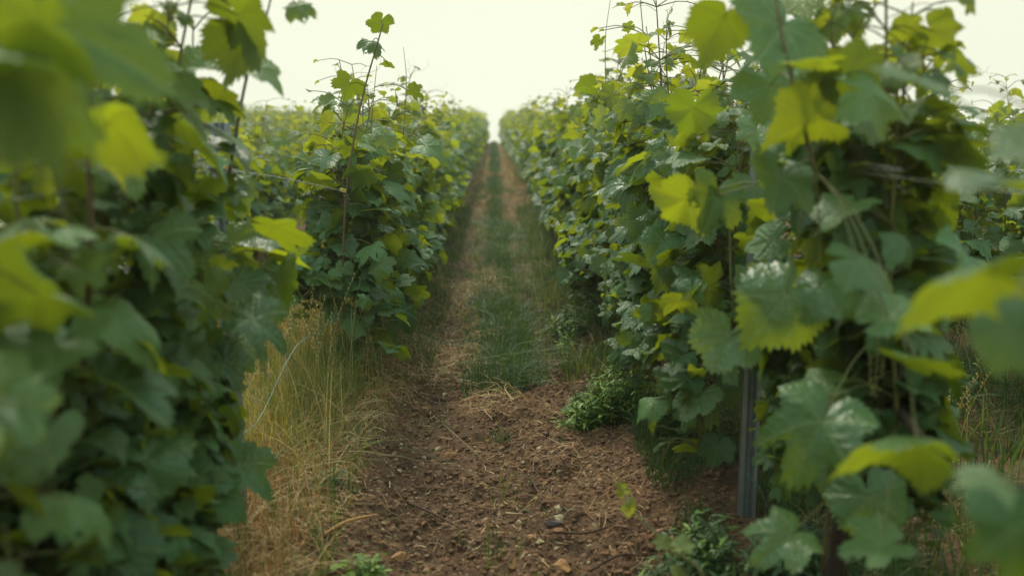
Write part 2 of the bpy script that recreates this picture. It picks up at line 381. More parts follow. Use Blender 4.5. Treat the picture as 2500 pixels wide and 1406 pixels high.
def leaves_on(rng, path, zlo, out, petacc, pet, step=.075, big=.135, thick=.20, lat=1.6, side0=1, bias=None, young_at=None, ztop=None, inner=.0):
    """append leaf data along a cane"""
    seg = np.r_[0, np.cumsum(np.linalg.norm(np.diff(path, axis=0), axis=1))]
    s = rng.uniform(0, step); side = side0; total = seg[-1]
    while s < total:
        p = np.array([np.interp(s, seg, path[:, k]) for k in range(3)])
        f = s / total
        young = np.clip((p[2] - young_at) / .55, 0, 1) if young_at else 0
        shrink = 1 - .72 * np.clip((f - .72) / .28, 0, 1) if ztop is None else 1 - .55 * np.clip((f - .8) / .2, 0, 1)
        for k in range(1 + rng.poisson(lat * (1 if f < .75 else .5))):
            if p[2] < zlo: break
            sg = side if k == 0 else rng.choice([-1, 1])
            if bias and rng.random() < abs(bias): sg = math.copysign(1, bias)
            th = rng.normal(0, .7); o = np.array([sg * math.cos(th), math.sin(th), 0])
            be = rng.triangular(-.2, .3, 1.45) if rng.random() < .85 else rng.uniform(-.6, .3)
            tip = o * math.cos(be) + np.array([0, 0, -math.sin(be)]); nor = o * math.sin(be) + np.array([0, 0, math.cos(be)])
            tw = rng.normal(0, .6); sdv = np.cross(tip, nor); nor = nor * math.cos(tw) + sdv * math.sin(tw)
            yw = rng.normal(0, .45); tip = tip * math.cos(yw) + sdv * math.sin(yw)
            pl = rng.uniform(.03, .09) + (rng.uniform(0, thick * .55) if k else 0)
            # reach the canopy face, stay inside it
            reach = min(pl, max(.02, thick - abs(p[0]) + .02))
            a = p.copy(); b = p + o * reach + np.array([0, 0, rng.uniform(-.01, .06)])
            sz = big * rng.uniform(.48, 1.22) * shrink * (1 if k == 0 else rng.uniform(.55, 1))
            out.append((b, tip, nor, max(sz, .022), (rng.random(), np.clip(young * rng.uniform(.3, 1.25) + rng.uniform(0, .22), 0, 1), rng.random())))
            if pet: petiole(petacc, a, b)
        side = -side; s += step * rng.uniform(.8, 1.25) * (.8 if f > .85 else 1)
def flush_leaves(acc, protos, D, rng):
    if not D: return
    add_leaves(acc, protos, [d[0] for d in D], [d[1] for d in D], [d[2] for d in D], [d[3] for d in D], [d[4] for d in D], rng)
def tendril(acc, rng, p, s=.12):
    t = np.linspace(0, 1, 12); th = rng.uniform(0, 6.28); o = np.array([math.cos(th), math.sin(th), .4])
    P = p + s * t[:, None] * o + s * .22 * np.stack([np.sin(t * 9), np.cos(t * 9), np.sin(t * 7)], -1) * t[:, None] ** 2
    tube(acc, P, np.linspace(.001, .0005, 12), 3, (.2, .22, .06), False)
def trunk_mesh(rng, h=.42, r=.022, y0=0.):
    a = Acc(); n = 14; t = np.linspace(0, 1, n)
    P = np.stack([.03 * np.sin(t * 4 + rng.uniform(0, 6)) * t, y0 + .05 * np.sin(t * 3 + rng.uniform(0, 6)) * t, -.05 + (h + .05) * t], -1)
    tube(a, P, r * (1.25 - .5 * t + .18 * np.sin(t * 23 + rng.uniform(0, 6))), 9, (.055, .038, .026))
    e = P[-1]
    for sgn in (-1, 1):                      # arms bent along the low wire
        m = 9; u = np.linspace(0, 1, m)
        Q = np.stack([e[0] + .02 * np.sin(u * 5 + rng.uniform(0, 6)), e[1] + sgn * .42 * u, e[2] - .02 + .05 * np.sin(u * 2.5)], -1)
        tube(a, Q, r * (.62 - .3 * u), 7, (.07, .048, .03))
    return a
def flower_cluster(acc, rng, p):
    n = 46; u = rng.random(n); th = rng.uniform(0, 6.28, n)
    for q in range(n):
        r = .016 * (1 - u[q] * .7); c = p + np.array([r * math.cos(th[q]), r * math.sin(th[q]), -.09 * u[q]])
        s = .0023; V = c + s * np.array([[1, 0, 0], [-1, 0, 0], [0, 1, 0], [0, -1, 0], [0, 0, 1], [0, 0, -1.]])
        acc.add(V, [[0, 2, 4], [2, 1, 4], [1, 3, 4], [3, 0, 4], [2, 0, 5], [1, 2, 5], [3, 1, 5], [0, 3, 5]], col=(.22, .26, .06))
    tube(acc, [p + np.array([0, 0, .03]), p, p - np.array([0, 0, .09])], .0012, 4, (.2, .22, .07), False)
def gen_vine(seed, lod='H', length=1.1, height=1.05, n=12, thick=.22, lat=1.7, zlo=.2, big=.135, tall=2, extra=None, bias=None, ylo=None, parts=True, loc=(0, 0, 0), low=12, skirt=None):
    """one vine: Empty > trunk, shoots, foliage. Local Y runs along the row."""
    rng = np.random.default_rng(seed)
    root = empty('grapevine', loc)
    protos = {'H': PH, 'M': PM, 'L': PL}[lod]
    pet = lod != 'L'
    tr = trunk_mesh(rng); t_ob = tr.build('trunk', M_BARK, root)
    D = []; CP = []; petacc = Acc(); shoot_acc = Acc() if lod == 'L' else None
    ys = np.linspace(-length / 2, length / 2, n) + rng.normal(0, .02, n)
    talls = set(rng.choice(n, tall, replace=False)) if tall else set()
    for k, y0 in enumerate(ys):
        if ylo is not None and y0 < ylo: continue
        top = height + rng.uniform(-.12, .07) + (rng.uniform(.14, .34) if k in talls else 0)
        P = cane_path(rng, y0, .43, top, rng.normal(0, .03)); CP.append(smooth_path(P, 40))
        A = Acc() if shoot_acc is None else shoot_acc
        tube(A, P, np.linspace(.0045, .0016, len(P)), 6 if lod == 'H' else 4, WOODC if rng.random() < .5 else GREENC)
        leaves_on(rng, P, zlo, D, A, pet, thick=thick, lat=lat, big=big, side0=rng.choice([-1, 1]), bias=bias, young_at=height - .34)
        if lod != 'L' and k in talls:
            for _ in range(3): tendril(A, rng, P[rng.integers(8, 12)])
        if lod != 'L': A.build('shoot', M_CANE, root)
    # low side shoots that hang around the trunk and fill the skirt of the row
    for k in range(low):
        y0 = rng.uniform(-length / 2, length / 2)
        if ylo is not None and y0 < ylo: continue
        s = rng.choice([-1, 1]); t = np.linspace(0, 1, 8)
        P = np.stack([s * (.12 if skirt is None else skirt * .4) * t, y0 + rng.normal(0, .08) * t, .45 - .06 * t - (rng.uniform(.0, .32)) * t ** 2], -1)
        A = Acc() if shoot_acc is None else shoot_acc; tube(A, P, np.linspace(.003, .0014, 8), 5 if lod == 'H' else 4, GREENC)
        leaves_on(rng, P, zlo, D, A, pet, step=.04, thick=skirt or thick, lat=lat, big=big * .85, bias=s * .8)
        if lod != 'L': A.build('shoot', M_CANE, root)
    if extra: extra(root, D, petacc, rng, CP)
    if petacc.n:
        for V_, C_, U_, F_ in zip(petacc.V, petacc.C, petacc.U, petacc.F4):
            q_ = Acc(); q_.add(V_, None, F_ - F_.min(), U_, C_); q_.build('leaf_stalk', M_CANE, root)
    if lod == 'H':
        for _ in range(4):
            fa = Acc(); flower_cluster(fa, rng, np.array([rng.choice([-1, 1]) * rng.uniform(.05, .16), rng.uniform(-.5, .5), rng.uniform(.45, .7)]))
            fa.build('flower_cluster', M_CANE, root)
    fo = Acc(); flush_leaves(fo, protos, D, rng); nleaf = sum(len(f) for f in fo.F3) + sum(len(f) for f in fo.F4)
    if shoot_acc is None: fo.build('foliage', M_LEAF, root)
    else:                                    # far vine: leaves with their thin shoots in one crown
        F3 = np.concatenate(fo.F3 + [f + fo.n for f in shoot_acc.F3]); F4 = np.concatenate(fo.F4 + [f + fo.n for f in shoot_acc.F4])
        n3 = sum(len(f) for f in fo.F3); n4 = sum(len(f) for f in fo.F4)
        mi = np.r_[np.zeros(n3, int), np.ones(len(F3) - n3, int), np.zeros(n4, int), np.ones(len(F4) - n4, int)]
        mesh_np('foliage', np.concatenate(fo.V + shoot_acc.V), [F3, F4], [M_LEAF, M_CANE], np.concatenate(fo.U + shoot_acc.U), np.concatenate(fo.C + shoot_acc.C), True, mi, root)
    return root
def copy_tree(o):
    c = o.copy(); COL.objects.link(c)
    for ch in o.children:
        d = ch.copy(); COL.objects.link(d); d.parent = c
    return c
ORD = ['first', 'second', 'third', 'fourth', 'fifth', 'sixth', 'seventh', 'eighth', 'ninth', 'tenth', 'eleventh', 'twelfth', 'thirteenth', 'fourteenth']

# ---- hero leaves: (photo px x, y, distance, width m, tip direction in picture (deg, 0=right, 90=up), tilt away 0..1, young)
def hero(list_, shoots=()):
    def f(root, D, petacc, rng, CP):
        o = np.array(root.location)
        cr_ = np.array(CROT); right, up, back = cr_[:, 0], cr_[:, 1], cr_[:, 2]
        for (pts, r0, cc) in shoots:
            P = smooth_path([np.array(pix(*q)) - o for q in pts], 22)
            CP.append(P); A = Acc(); tube(A, P, np.linspace(r0, r0 * .45, 22), 7, cc); A.build('shoot', M_CANE, root)
        for (px, py, d, s, ang, yaw, pit, age) in list_:
            s *= .86
            p = np.array(pix(px, py, d)) - o
            tip = right * math.cos(R(ang)) + up * math.sin(R(ang))
            under = age >= .5; E = R(min(abs(pit) + 8, 78)); wz = np.array([0, 0, 1.])
            fl = back * np.array([1, 1, 0]); fl /= np.linalg.norm(fl)
            E = E + R(rng.uniform(0, 14)); nor2 = (-fl if under else fl) * math.cos(E) + wz * math.sin(E) + right * (math.sin(R(yaw)) * .6 + rng.normal(0, .15)); nor2 /= np.linalg.norm(nor2)
            tip2 = tip - nor2 * (tip @ nor2); tip2 /= np.linalg.norm(tip2)
            age = age * (.28 if under else 1)
            D.append((p - tip2 * s * .15, tip2, nor2, s, (rng.random(), age, rng.random())))
            CPA = np.concatenate(CP); a = CPA[np.argmin(np.linalg.norm(CPA - (p - tip2 * s * .3), axis=1))]; petiole(petacc, a, p - tip2 * s * .15, .0013)
    return f
XL, XR = ROWS_L[0], ROWS_R[0]
# left foreground vines
v = gen_vine(11, 'H', .95, .74, 11, .15, 2.6, .06, .105, 4, low=34, skirt=.12, loc=(XL - .05, 1.25, gz1(XL, 1.25)), extra=hero([
    (170, 75, .95, .23, -10, 5, -22, .12), (95, 200, .85, .13, -70, 20, 35, .85), (60, 60, .9, .14, 200, 20, 30, .6),
    (300, 300, 1.25, .13, -25, -15, 40, .75), (90, 590, 1.2, .14, 190, 0, -65, .2), (60, 720, 1.05, .15, 215, 10, 40, .65),
    (90, 860, 1.05, .12, 240, 25, -45, .2), (40, 1000, .9, .09, -60, 20, -40, .1), (90, 1090, 1.1, .11, -100, 10, -30, .1),
    (320, 960, 1.3, .16, -40, 30, -55, .1), (310, 770, 1.3, .13, -35, 20, -60, .3), (400, 590, 1.5, .13, -50, 0, -45, .2), (380, 1140, 1.4, .15, -30, 10, -50, .05)],
    [([(215, 1400, 1.36), (200, 1000, 1.38), (222, 600, 1.36), (205, 230, 1.36), (170, -80, 1.33)], .0055, (.10, .055, .03))]))
tag(v, 'blurred grapevine nearest the camera on the left, with pale drooping leaves', 'grapevine', 'grapevines along the trellis rows')
v = gen_vine(12, 'H', .62, 1.12, 11, .12, 2.8, .10, .105, 3, low=26, skirt=.08, loc=(XL - .09, 1.74, gz1(XL, 1.74)), extra=hero([
    (600, 60, 1.75, .14, -80, 25, 30, .9), (640, 170, 1.9, .11, -20, 10, -60, .4), (500, 380, 1.6, .13, -40, 30, 35, .6),
    (590, 100, 1.8, .12, 250, 15, 30, .85), (640, 790, 1.7, .14, -10, 0, -55, .1), (600, 1150, 1.75, .13, -45, 20, -45, .05),
    (690, 560, 1.9, .14, -25, 10, 45, .5), (600, 700, 1.95, .13, -30, 10, -50, .2), (560, 900, 1.9, .12, -60, 10, -40, .1), (640, 610, 2.05, .13, -10, 10, -60, .3), (710, 640, 2.05, .10, -20, 0, 40, .6), (540, 500, 2.0, .13, -40, 0, 40, .6), (450, 260, 1.9, .13, 200, 0, 35, .7), (540, 250, 1.9, .12, -50, 0, 30, .7), (570, 480, 2.15, .12, -70, 5, -35, .2), (575, 600, 2.15, .12, -60, 5, -40, .1), (570, 740, 2.15, .12, -80, 5, -30, .1), (600, 400, 2.1, .12, -40, 5, 40, .6), (565, 860, 2.15, .11, -80, 5, -30, .1), (730, 20, 2.0, .07, -70, 10, -30, .3), (680, 690, 2.0, .13, -80, 5, -20, .05)],
    [([(560, 420, 1.95), (600, 200, 1.95), (640, 80, 1.95), (670, -40, 1.95)], .0035, (.14, .10, .05))]))
tag(v, 'leafy grapevine beside the left steel post, in front of the tall grass', 'grapevine', 'grapevines along the trellis rows')
# first vine behind the gap, in focus, with the tall shoot
v = gen_vine(13, 'H', .8, .92, 13, .19, 3.0, .10, .112, 2, low=22, loc=(XL + .04, 3.75, gz1(XL, 3.75)), extra=hero([
    (925, 60, 3.35, .095, -100, 10, 30, .9), (905, 105, 3.35, .10, -110, 0, -45, .25), (850, 215, 3.35, .14, -120, 15, 30, .85), (1015, 228, 3.5, .08, -40, 20, 30, .8),
    (945, 160, 3.4, .06, 150, 10, -70, .6), (885, 430, 3.3, .12, -80, 20, 30, .75), (855, 370, 3.35, .13, -130, 20, 30, .7), (780, 440, 3.3, .12, 200, 10, 40, .6),
    (900, 690, 3.3, .14, -10, -5, -40, .05), (840, 690, 3.3, .13, 230, 10, -25, .05), (870, 800, 3.3, .11, -110, 5, -20, .05), (905, 790, 3.35, .09, -70, 5, -20, .05),
    (930, 740, 3.4, .13, -30, 5, -30, .1), (960, 700, 3.5, .12, -20, 5, -45, .1), (990, 770, 3.6, .12, -60, 5, -30, .1), (820, 760, 3.35, .12, 240, 0, -30, .1), (940, 830, 3.5, .12, -80, 5, -20, .05), (850, 860, 3.35, .11, -100, 5, -30, .05), (1000, 640, 3.6, .12, -10, 0, -50, .1), (1020, 710, 3.7, .11, -40, 0, 35, .5), (790, 690, 3.35, .11, 200, 0, -50, .15), (900, 600, 3.3, .13, 170, 10, -55, .1), (800, 560, 3.35, .12, 200, 5, -55, .1), (770, 630, 3.35, .09, 190, 0, -50, .15), (920, 510, 3.35, .12, -40, 0, -60, .15),
    (1050, 360, 3.6, .14, -35, 10, -45, .2)],
    [([(850, 880, 3.35), (838, 700, 3.32), (845, 480, 3.3), (880, 260, 3.3), (935, 60, 3.3)], .005, (.12, .085, .045)),
     ([(905, 330, 3.5), (912, 240, 3.5), (920, 160, 3.5)], .002, (.2, .2, .07)), ([(985, 330, 3.7), (992, 200, 3.7), (985, 115, 3.7)], .0018, (.2, .2, .07))]))
tag(v, 'sharp grapevine behind the tall yellow grass, one long shoot standing in the sky', 'grapevine', 'grapevines along the trellis rows')
# right foreground vines
v = gen_vine(21, 'H', .42, 1.10, 12, .14, 3.2, .12, .108, 3, loc=(XR + .07, 1.90, gz1(XR, 1.90)), skirt=.08, low=16, bias=-.2, extra=hero([
    (1900, 80, 1.6, .19, -125, 10, -35, .1), (1980, 150, 1.5, .10, 205, 20, 60, .95), (2090, 190, 1.5, .10, -35, 10, 30, .95), (1960, 300, 1.55, .15, -130, 35, 45, .75),
    (1900, 450, 1.6, .14, -110, 25, -30, .15), (1900, 740, 1.6, .17, -130, 5, -25, .08), (1770, 840, 1.75, .14, -110, 10, -30, .05), (1990, 1060, 1.45, .19, -115, -5, -20, .05),
    (2030, 700, 1.6, .13, -20, 5, -30, .1), (2200, 1070, 1.2, .145, 200, 30, 40, .75), (2130, 1240, 1.5, .14, -80, 0, 10, .02), (2200, 780, 1.4, .13, -15, 0, -60, .1),
    (2260, 880, 1.3, .12, -25, 5, 55, .5), (1740, 500, 1.9, .14, -110, 30, -10, .2), (1670, 500, 1.95, .15, -115, 55, 30, .7), (2120, 640, 1.4, .12, -15, 10, 40, .2),
    (1910, 1320, 1.5, .13, -140, 10, -30, .1), (2150, 230, 1.45, .13, -10, 10, 20, .4), (1900, 230, 1.7, .15, -60, 0, 10, .05), (1760, 60, 1.8, .13, -115, 40, 35, .85), (2130, 1330, 1.35, .12, 200, 5, -60, .3)],
    [([(1990, 420, 1.6), (1935, 200, 1.58), (1900, 40, 1.58), (1890, -60, 1.6)], .004, (.14, .12, .05)), ([(2010, 1400, 1.85), (2040, 1000, 1.82), (2010, 650, 1.80), (2040, 320, 1.80), (2030, 60, 1.8)], .0048, (.15, .12, .05)),
     ([(2100, 1300, 1.7), (2200, 900, 1.68), (2170, 820, 1.68)], .004, (.06, .045, .03))]))
tag(v, 'grapevine hiding the right-hand steel post, with large pale green lobed leaves', 'grapevine', 'grapevines along the trellis rows')
v = gen_vine(22, 'H', .5, 1.05, 2, .12, .5, .25, .12, 0, low=0, loc=(XR + .12, 1.0, gz1(XR, 1.0)), ylo=5, extra=hero([
    (2370, 670, .98, .145, 215, 30, 30, .9), (2330, 240, 1.0, .16, 30, 10, -78, .3), (2480, 830, .80, .075, -60, 0, -10, .1), (2480, 1320, .85, .10, -90, 0, -5, .05),
    (2490, 360, .9, .07, 190, 10, -50, .3), (2440, 450, 1.0, .10, 5, 5, 75, .7), (2420, 1180, .95, .09, 190, 5, -60, .2)],
    [([(2560, 1400, 1.0), (2530, 900, 1.0), (2560, 300, 1.0)], .005, (.12, .08, .03))]))
tag(v, 'blurred grapevine at the right edge of the picture, holding a big yellow green leaf', 'grapevine', 'grapevines along the trellis rows')
v = gen_vine(23, 'H', .92, 1.08, 15, .21, 3.2, .12, .112, 3, low=18, loc=(XR, 2.88, gz1(XR, 2.88)), extra=hero([
    (1620, 370, 2.7, .12, -150, 5, -35, .15), (1610, 600, 2.6, .13, -120, 10, -20, .05), (1650, 740, 2.3, .08, -120, 30, 30, 1.0), (1690, 280, 2.4, .15, -100, 20, 20, .85),
    (1540, 640, 2.7, .13, 200, 45, 45, .5), (1640, 940, 2.6, .10, -90, 5, 10, .1), (1600, 850, 2.7, .11, -120, 5, -30, .1), (1700, 900, 2.55, .13, -100, 5, -25, .1), (1720, 1010, 2.5, .12, -80, 5, -20, .1), (1750, 1100, 2.45, .11, -110, 5, -35, .1), (1690, 810, 2.5, .13, -130, 5, -30, .1), (1680, 1090, 2.5, .10, -120, 10, 40, .6), (1790, 950, 2.4, .11, -100, 0, -20, .1), (1840, 470, 2.28, .12, -100, 5, -35, .2), (1850, 590, 2.3, .12, -80, 5, 40, .6), (1835, 700, 2.3, .11, -110, 5, -30, .1), (1850, 330, 2.3, .12, -100, 5, -35, .3), (1845, 800, 2.3, .11, -95, 5, -35, .1)]))
tag(v, 'tall leafy grapevine right of the path, just behind the right-hand steel post', 'grapevine', 'grapevines along the trellis rows')
v = gen_vine(24, 'H', 1.05, 1.02, 15, .25, 3.2, .14, .112, 4, low=14, loc=(XR, 3.8, gz1(XR, 3.8)), extra=hero([
    (1430, 210, 3.7, .10, 200, 15, 30, .85), (1530, 115, 3.4, .11, -140, 30, 35, .85), (1460, 105, 3.7, .07, -100, 10, 20, .9)],
    [([(1620, 340, 3.5), (1580, 160, 3.5), (1560, -30, 3.5)], .003, (.22, .22, .08)), ([(1480, 250, 3.8), (1478, 100, 3.8), (1490, 0, 3.8)], .002, (.2, .2, .07))]))
tag(v, 'grapevine right of the path with thin shoots and tendrils rising into the sky', 'grapevine', 'grapevines along the trellis rows')

# ---- generic vines
HI = [gen_vine(101 + k, 'M', 1.12, .94, 14, .24, 3.4, .12, .108, 3, low=16) for k in range(4)]
LO = [gen_vine(201 + k, 'L', 1.12, .94, 12, .24, 3.4, .22, .118, 3) for k in range(4)]
used = set(); rnd = random.Random(4)
RN = {'L': ['the row just left of the path'] + [f'the {q} row left of the path' for q in ORD[1:]], 'R': ['the row just right of the path'] + [f'the {q} row right of the path' for q in ORD[1:]]}
count = 0
SIDE = []
def place(side, ri, rx, y, k, near):
    global count
    pool = HI if (y < 9) else LO
    pi = rnd.randrange(4); src = pool[pi]
    key = (pool is HI, pi)
    o = src if key not in used else copy_tree(src); used.add(key)
    zs = rnd.uniform(.93, 1.04)
    if side == 'L' and ri == 1: zs *= .94
    if side == 'L' and ri == 0 and y < 12: zs *= .95
    if side == 'R' and ri == 0 and y < 8: zs *= 1.04
    if side == 'R' and ri == 0 and y >= 6.5: zs *= .95
    if side == 'R' and ri == 1: zs *= .93
    x = rx + rnd.uniform(-.03, .03)
    o.location = (x, y, float(gbase(np.array([x]), np.array([y]))[0])); o.rotation_euler = (0, 0, rnd.choice([0, math.pi]) + rnd.uniform(-.04, .04))
    o.scale = (rnd.uniform(.95, 1.1) * (1 + .32 * min(1, max(0, (y - 10) / 20)) * (ri == 0)), rnd.uniform(.97, 1.05), zs)
    if k < 10 and y < 13: lab = f'{ORD[k]} vine from the front in {RN[side][ri]}'
    else:
        lab = f'soft distant vine in the far stretch of {RN[side][ri]}'
    tag(o, lab, 'grapevine', 'grapevines along the trellis rows'); count += 1
for ri, rx in enumerate(ROWS_L):
    y = {0: 4.75, 1: 3.7}.get(ri, max(4.2, abs(rx) * 2.0)); k = {0: 3}.get(ri, 0)
    ymax = 45 if ri == 0 else min(46, abs(rx) / (.125 if ri < 4 else .14))
    step = 1.1 if ri < 6 else 1.35
    while y < ymax: place('L', ri, rx, y, k, y < 9); y += step; k += 1
for ri, rx in enumerate(ROWS_R[:4]):
    y = {0: 4.9, 1: 4.15}.get(ri, rx * 1.95); k = {0: 4}.get(ri, 0)
    ymax = 45 if ri == 0 else rx / .30
    while y < ymax: place('R', ri, rx, y, k, y < 9); y += 1.1; k += 1
for p_, pool in ((True, HI), (False, LO)):
    for i_, o in enumerate(pool):
        if (p_, i_) not in used: print('unused', p_, i_)
for side, ri, ys_ in (('L', 0, (.1, -1.0)), ('R', 0, (-.1, -1.2)), ('L', 1, (2.55, 1.45, .35)), ('R', 1, (3.0, 1.9, .8))):  # unseen vines continuing the rows, added to shade the near foliage and ground
    for q_, yy in enumerate(ys_):
        rx = (ROWS_L if side == 'L' else ROWS_R)[ri]; o = copy_tree(HI[q_])
        o.location = (rx, yy, gz1(rx, yy)); o.rotation_euler = (0, 0, 0); o.scale = (.8, 1, 1)
        tag(o, ('nearest', 'second', 'third')[q_] + (' unseen shading vine beside the camera in ' if ri else ' unseen shading vine behind the camera in ') + RN[side][ri], 'grapevine', 'grapevines along the trellis rows')
print('vines', count)
# ------------------------------------------------------------------ posts, wires, clips
def post(x, y, h, label, rz=0):
    root = empty('vineyard_post', (x, y, gz1(x, y)), rz)
    w_, d_, th = .021, .016, .0018
    prof = [(-w_, d_), (-w_, 0), (-w_ * .55, -.004), (-w_ * .3, .004), (0, -.003), (w_ * .3, .004), (w_ * .55, -.004), (w_, 0), (w_, d_)]
    inner = [(px * .9, py + th * 1.2) for px, py in prof]; inner[0] = (-w_ + th, d_); inner[-1] = (w_ - th, d_)
    ring = prof + inner[::-1]; n = len(ring); zz = [-.1, h * .3, h * .6, h]
    V = [(px, py, z) for z in zz for px, py in ring]
    F = [[q * n + j, q * n + (j + 1) % n, (q + 1) * n + (j + 1) % n, (q + 1) * n + j] for q in range(len(zz) - 1) for j in range(n)]
    m = len(prof)
    top = (len(zz) - 1) * n
    F += [[top + j, top + j + 1, top + n - 2 - j, top + n - 1 - j] for j in range(m - 1)]
    a = Acc(); a.add(V, None, np.array(F), col=(.36, .40, .41)); a.build('channel', M_STEEL, root, smooth=False)
    hk = Acc()
    for z in np.arange(.25, h - .02, .1):
        for s in (-1, 1):
            tube(hk, [(s * w_, .004, z), (s * (w_ + .005), .004, z + .002), (s * (w_ + .006), .004, z + .010)], .0013, 5, (.36, .4, .41))
    hk.build('wire_hooks', M_STEEL, root)
    tag(root, label, 'post', 'steel trellis posts'); return root
post(XL - .065, 2.34, .93, 'grey ribbed steel post left of the path, half hidden by dark leaves')
post(XR + .005, 2.36, 1.02, 'grey ribbed steel post right of the path, behind the big lobed leaves')
for j_, (x_, y_, l_) in enumerate([(XL + .02, 7.9, 'thin grey steel post buried in the left leaf wall further back'), (XR, 7.8, 'thin grey steel post buried in the right leaf wall further back'),
                    (ROWS_L[1], 4.2, 'grey steel post inside the second row left of the path')]):
    post(x_, y_, 1.0, l_)
def wire(name, pts, r, label, mat, col, n=40, twist=False, cat='wire', group='trellis wires'):
    P = smooth_path(pts, n); a = Acc()
    if twist:
        t = np.linspace(0, 1, n * 4); Q = smooth_path(pts, n * 4)
        for ph in (0, math.pi):
            amp = .0016 + .001 * np.sin(t * 9)
            tube(a, Q + np.stack([amp * np.cos(t * 34 + ph), 0 * t, amp * np.sin(t * 34 + ph)], -1), r, 5, col)
    else: tube(a, P, r, 6, col)
    o = a.build(name, mat); tag(o, label, cat, group); return o
ST = (.42, .44, .42); GW = (.09, .19, .16)
PL_ = (XL - .065, 2.34)
wire('trellis_wire', [(XL - .04, .45, .905), (XL - .05, 1.2, .90), (XL - .06, 1.9, .895), (PL_[0] + .02, 2.34, .89)], .0016, 'blurred grey wire through the leaves at the left edge of the picture', M_STEEL, ST)
pa, pb, pc = pix(562, 415, 2.34), pix(700, 437, 2.75), pix(835, 466, 3.28)
wire('trellis_wire', [pa, pb, pc], .0010, 'twisted pale steel wire crossing above the tall grass to the yellow clip', M_STEEL, (.6, .6, .52), twist=True)
wire('trellis_wire', [pix(842, 466, 3.3), (XL + .03, 4.5, .80), (XL, 12, .84), (XL, 44, .9)], .0013, 'steel wire running away inside the left leaf wall', M_STEEL, ST)
wire('trellis_wire', [(XR + .01, .5, .925), (XR, 1.25, .915), (XR - .005, 1.8, .915), (XR - .02, 2.36, .93), (XR, 12, .9), (XR, 44, .9)], .0006, 'blurred grey wire sagging across the right foreground leaves', M_STEEL, ST, 80)
wire('trellis_wire', [pix(2560, 410, 3.1), pix(2440, 420, 3.4), pix(2345, 428, 3.72), (ROWS_R[1], 6, .82), (ROWS_R[1], 12, .84)], .0013, 'thin pale wire running to the clip of the second row right of the path', M_STEEL, (.6, .6, .52), 60)
wire('anchor_wire', [pix(842, 745, 3.35), pix(790, 800, 3.15), pix(720, 850, 2.95), pix(640, 1010, 2.7), pix(600, 1055, 2.55), pix(545, 1100, 2.36)], .0012, 'upper green coated wire slanting down through the tall yellow grass', M_WIRE, GW, 60, group='green coated wires')
wire('anchor_wire', [pix(872, 830, 3.35), pix(812, 925, 3.2), pix(750, 1035, 2.95), pix(700, 1085, 2.75), pix(655, 1140, 2.6), pix(590, 1230, 2.45), pix(540, 1285, 2.3)], .0013, 'lower green coated wire sagging in front of the tall yellow grass', M_WIRE, GW, 60, group='green coated wires')
wire('anchor_wire', [pix(2300, 770, 3.9), pix(2420, 800, 3.5), pix(2520, 815, 3.2)], .0015, 'green wire slanting over the weeds below the second row on the right', M_WIRE, GW, 30, group='green coated wires')
wire('anchor_wire', [pix(1822, 1160, 2.3), pix(1850, 1185, 2.32), pix(1875, 1240, 2.36)], .0016, 'short green wire tied round the right-hand steel post', M_WIRE, GW, 16, group='green coated wires')
def clip(p, label, s=.016, rz=.3, col=(.62, .52, .12)):
    a = Acc(); 
    prof = [(-1, -.5), (1, -.5), (1, -.1), (-.4, -.1), (-.4, .25), (1, .25), (1, .6), (-1, .6)]
    n = len(prof); V = [(x * s * .6, t, z * s * .6) for t in (-.004, .004) for x, z in prof]
    quads = [[0, 1, 2, 3], [0, 3, 4, 7], [4, 5, 6, 7]]
    F = quads[:]; F += [[q + n for q in f][::-1] for f in quads]; F += [[j, (j + 1) % n, n + (j + 1) % n, n + j][::-1] for j in range(n)]
    a.add(V, None, np.array(F), col=col); o = a.build('wire_clip', M_CLIP, smooth=False, loc=p); o.rotation_euler = (0.2, .3, rz)
    tag(o, label, 'clip', 'plastic wire clips'); return o
clip(pix(837, 465, 3.27), 'small yellow plastic clip on the twisted wire at the tall shoot')
clip(pix(2345, 426, 3.7), 'small pale yellow clip on the wire of the second row right')
clip(pix(556, 410, 2.31), 'orange yellow clip at the top of the left steel post', .014, .9, (.75, .38, .04))
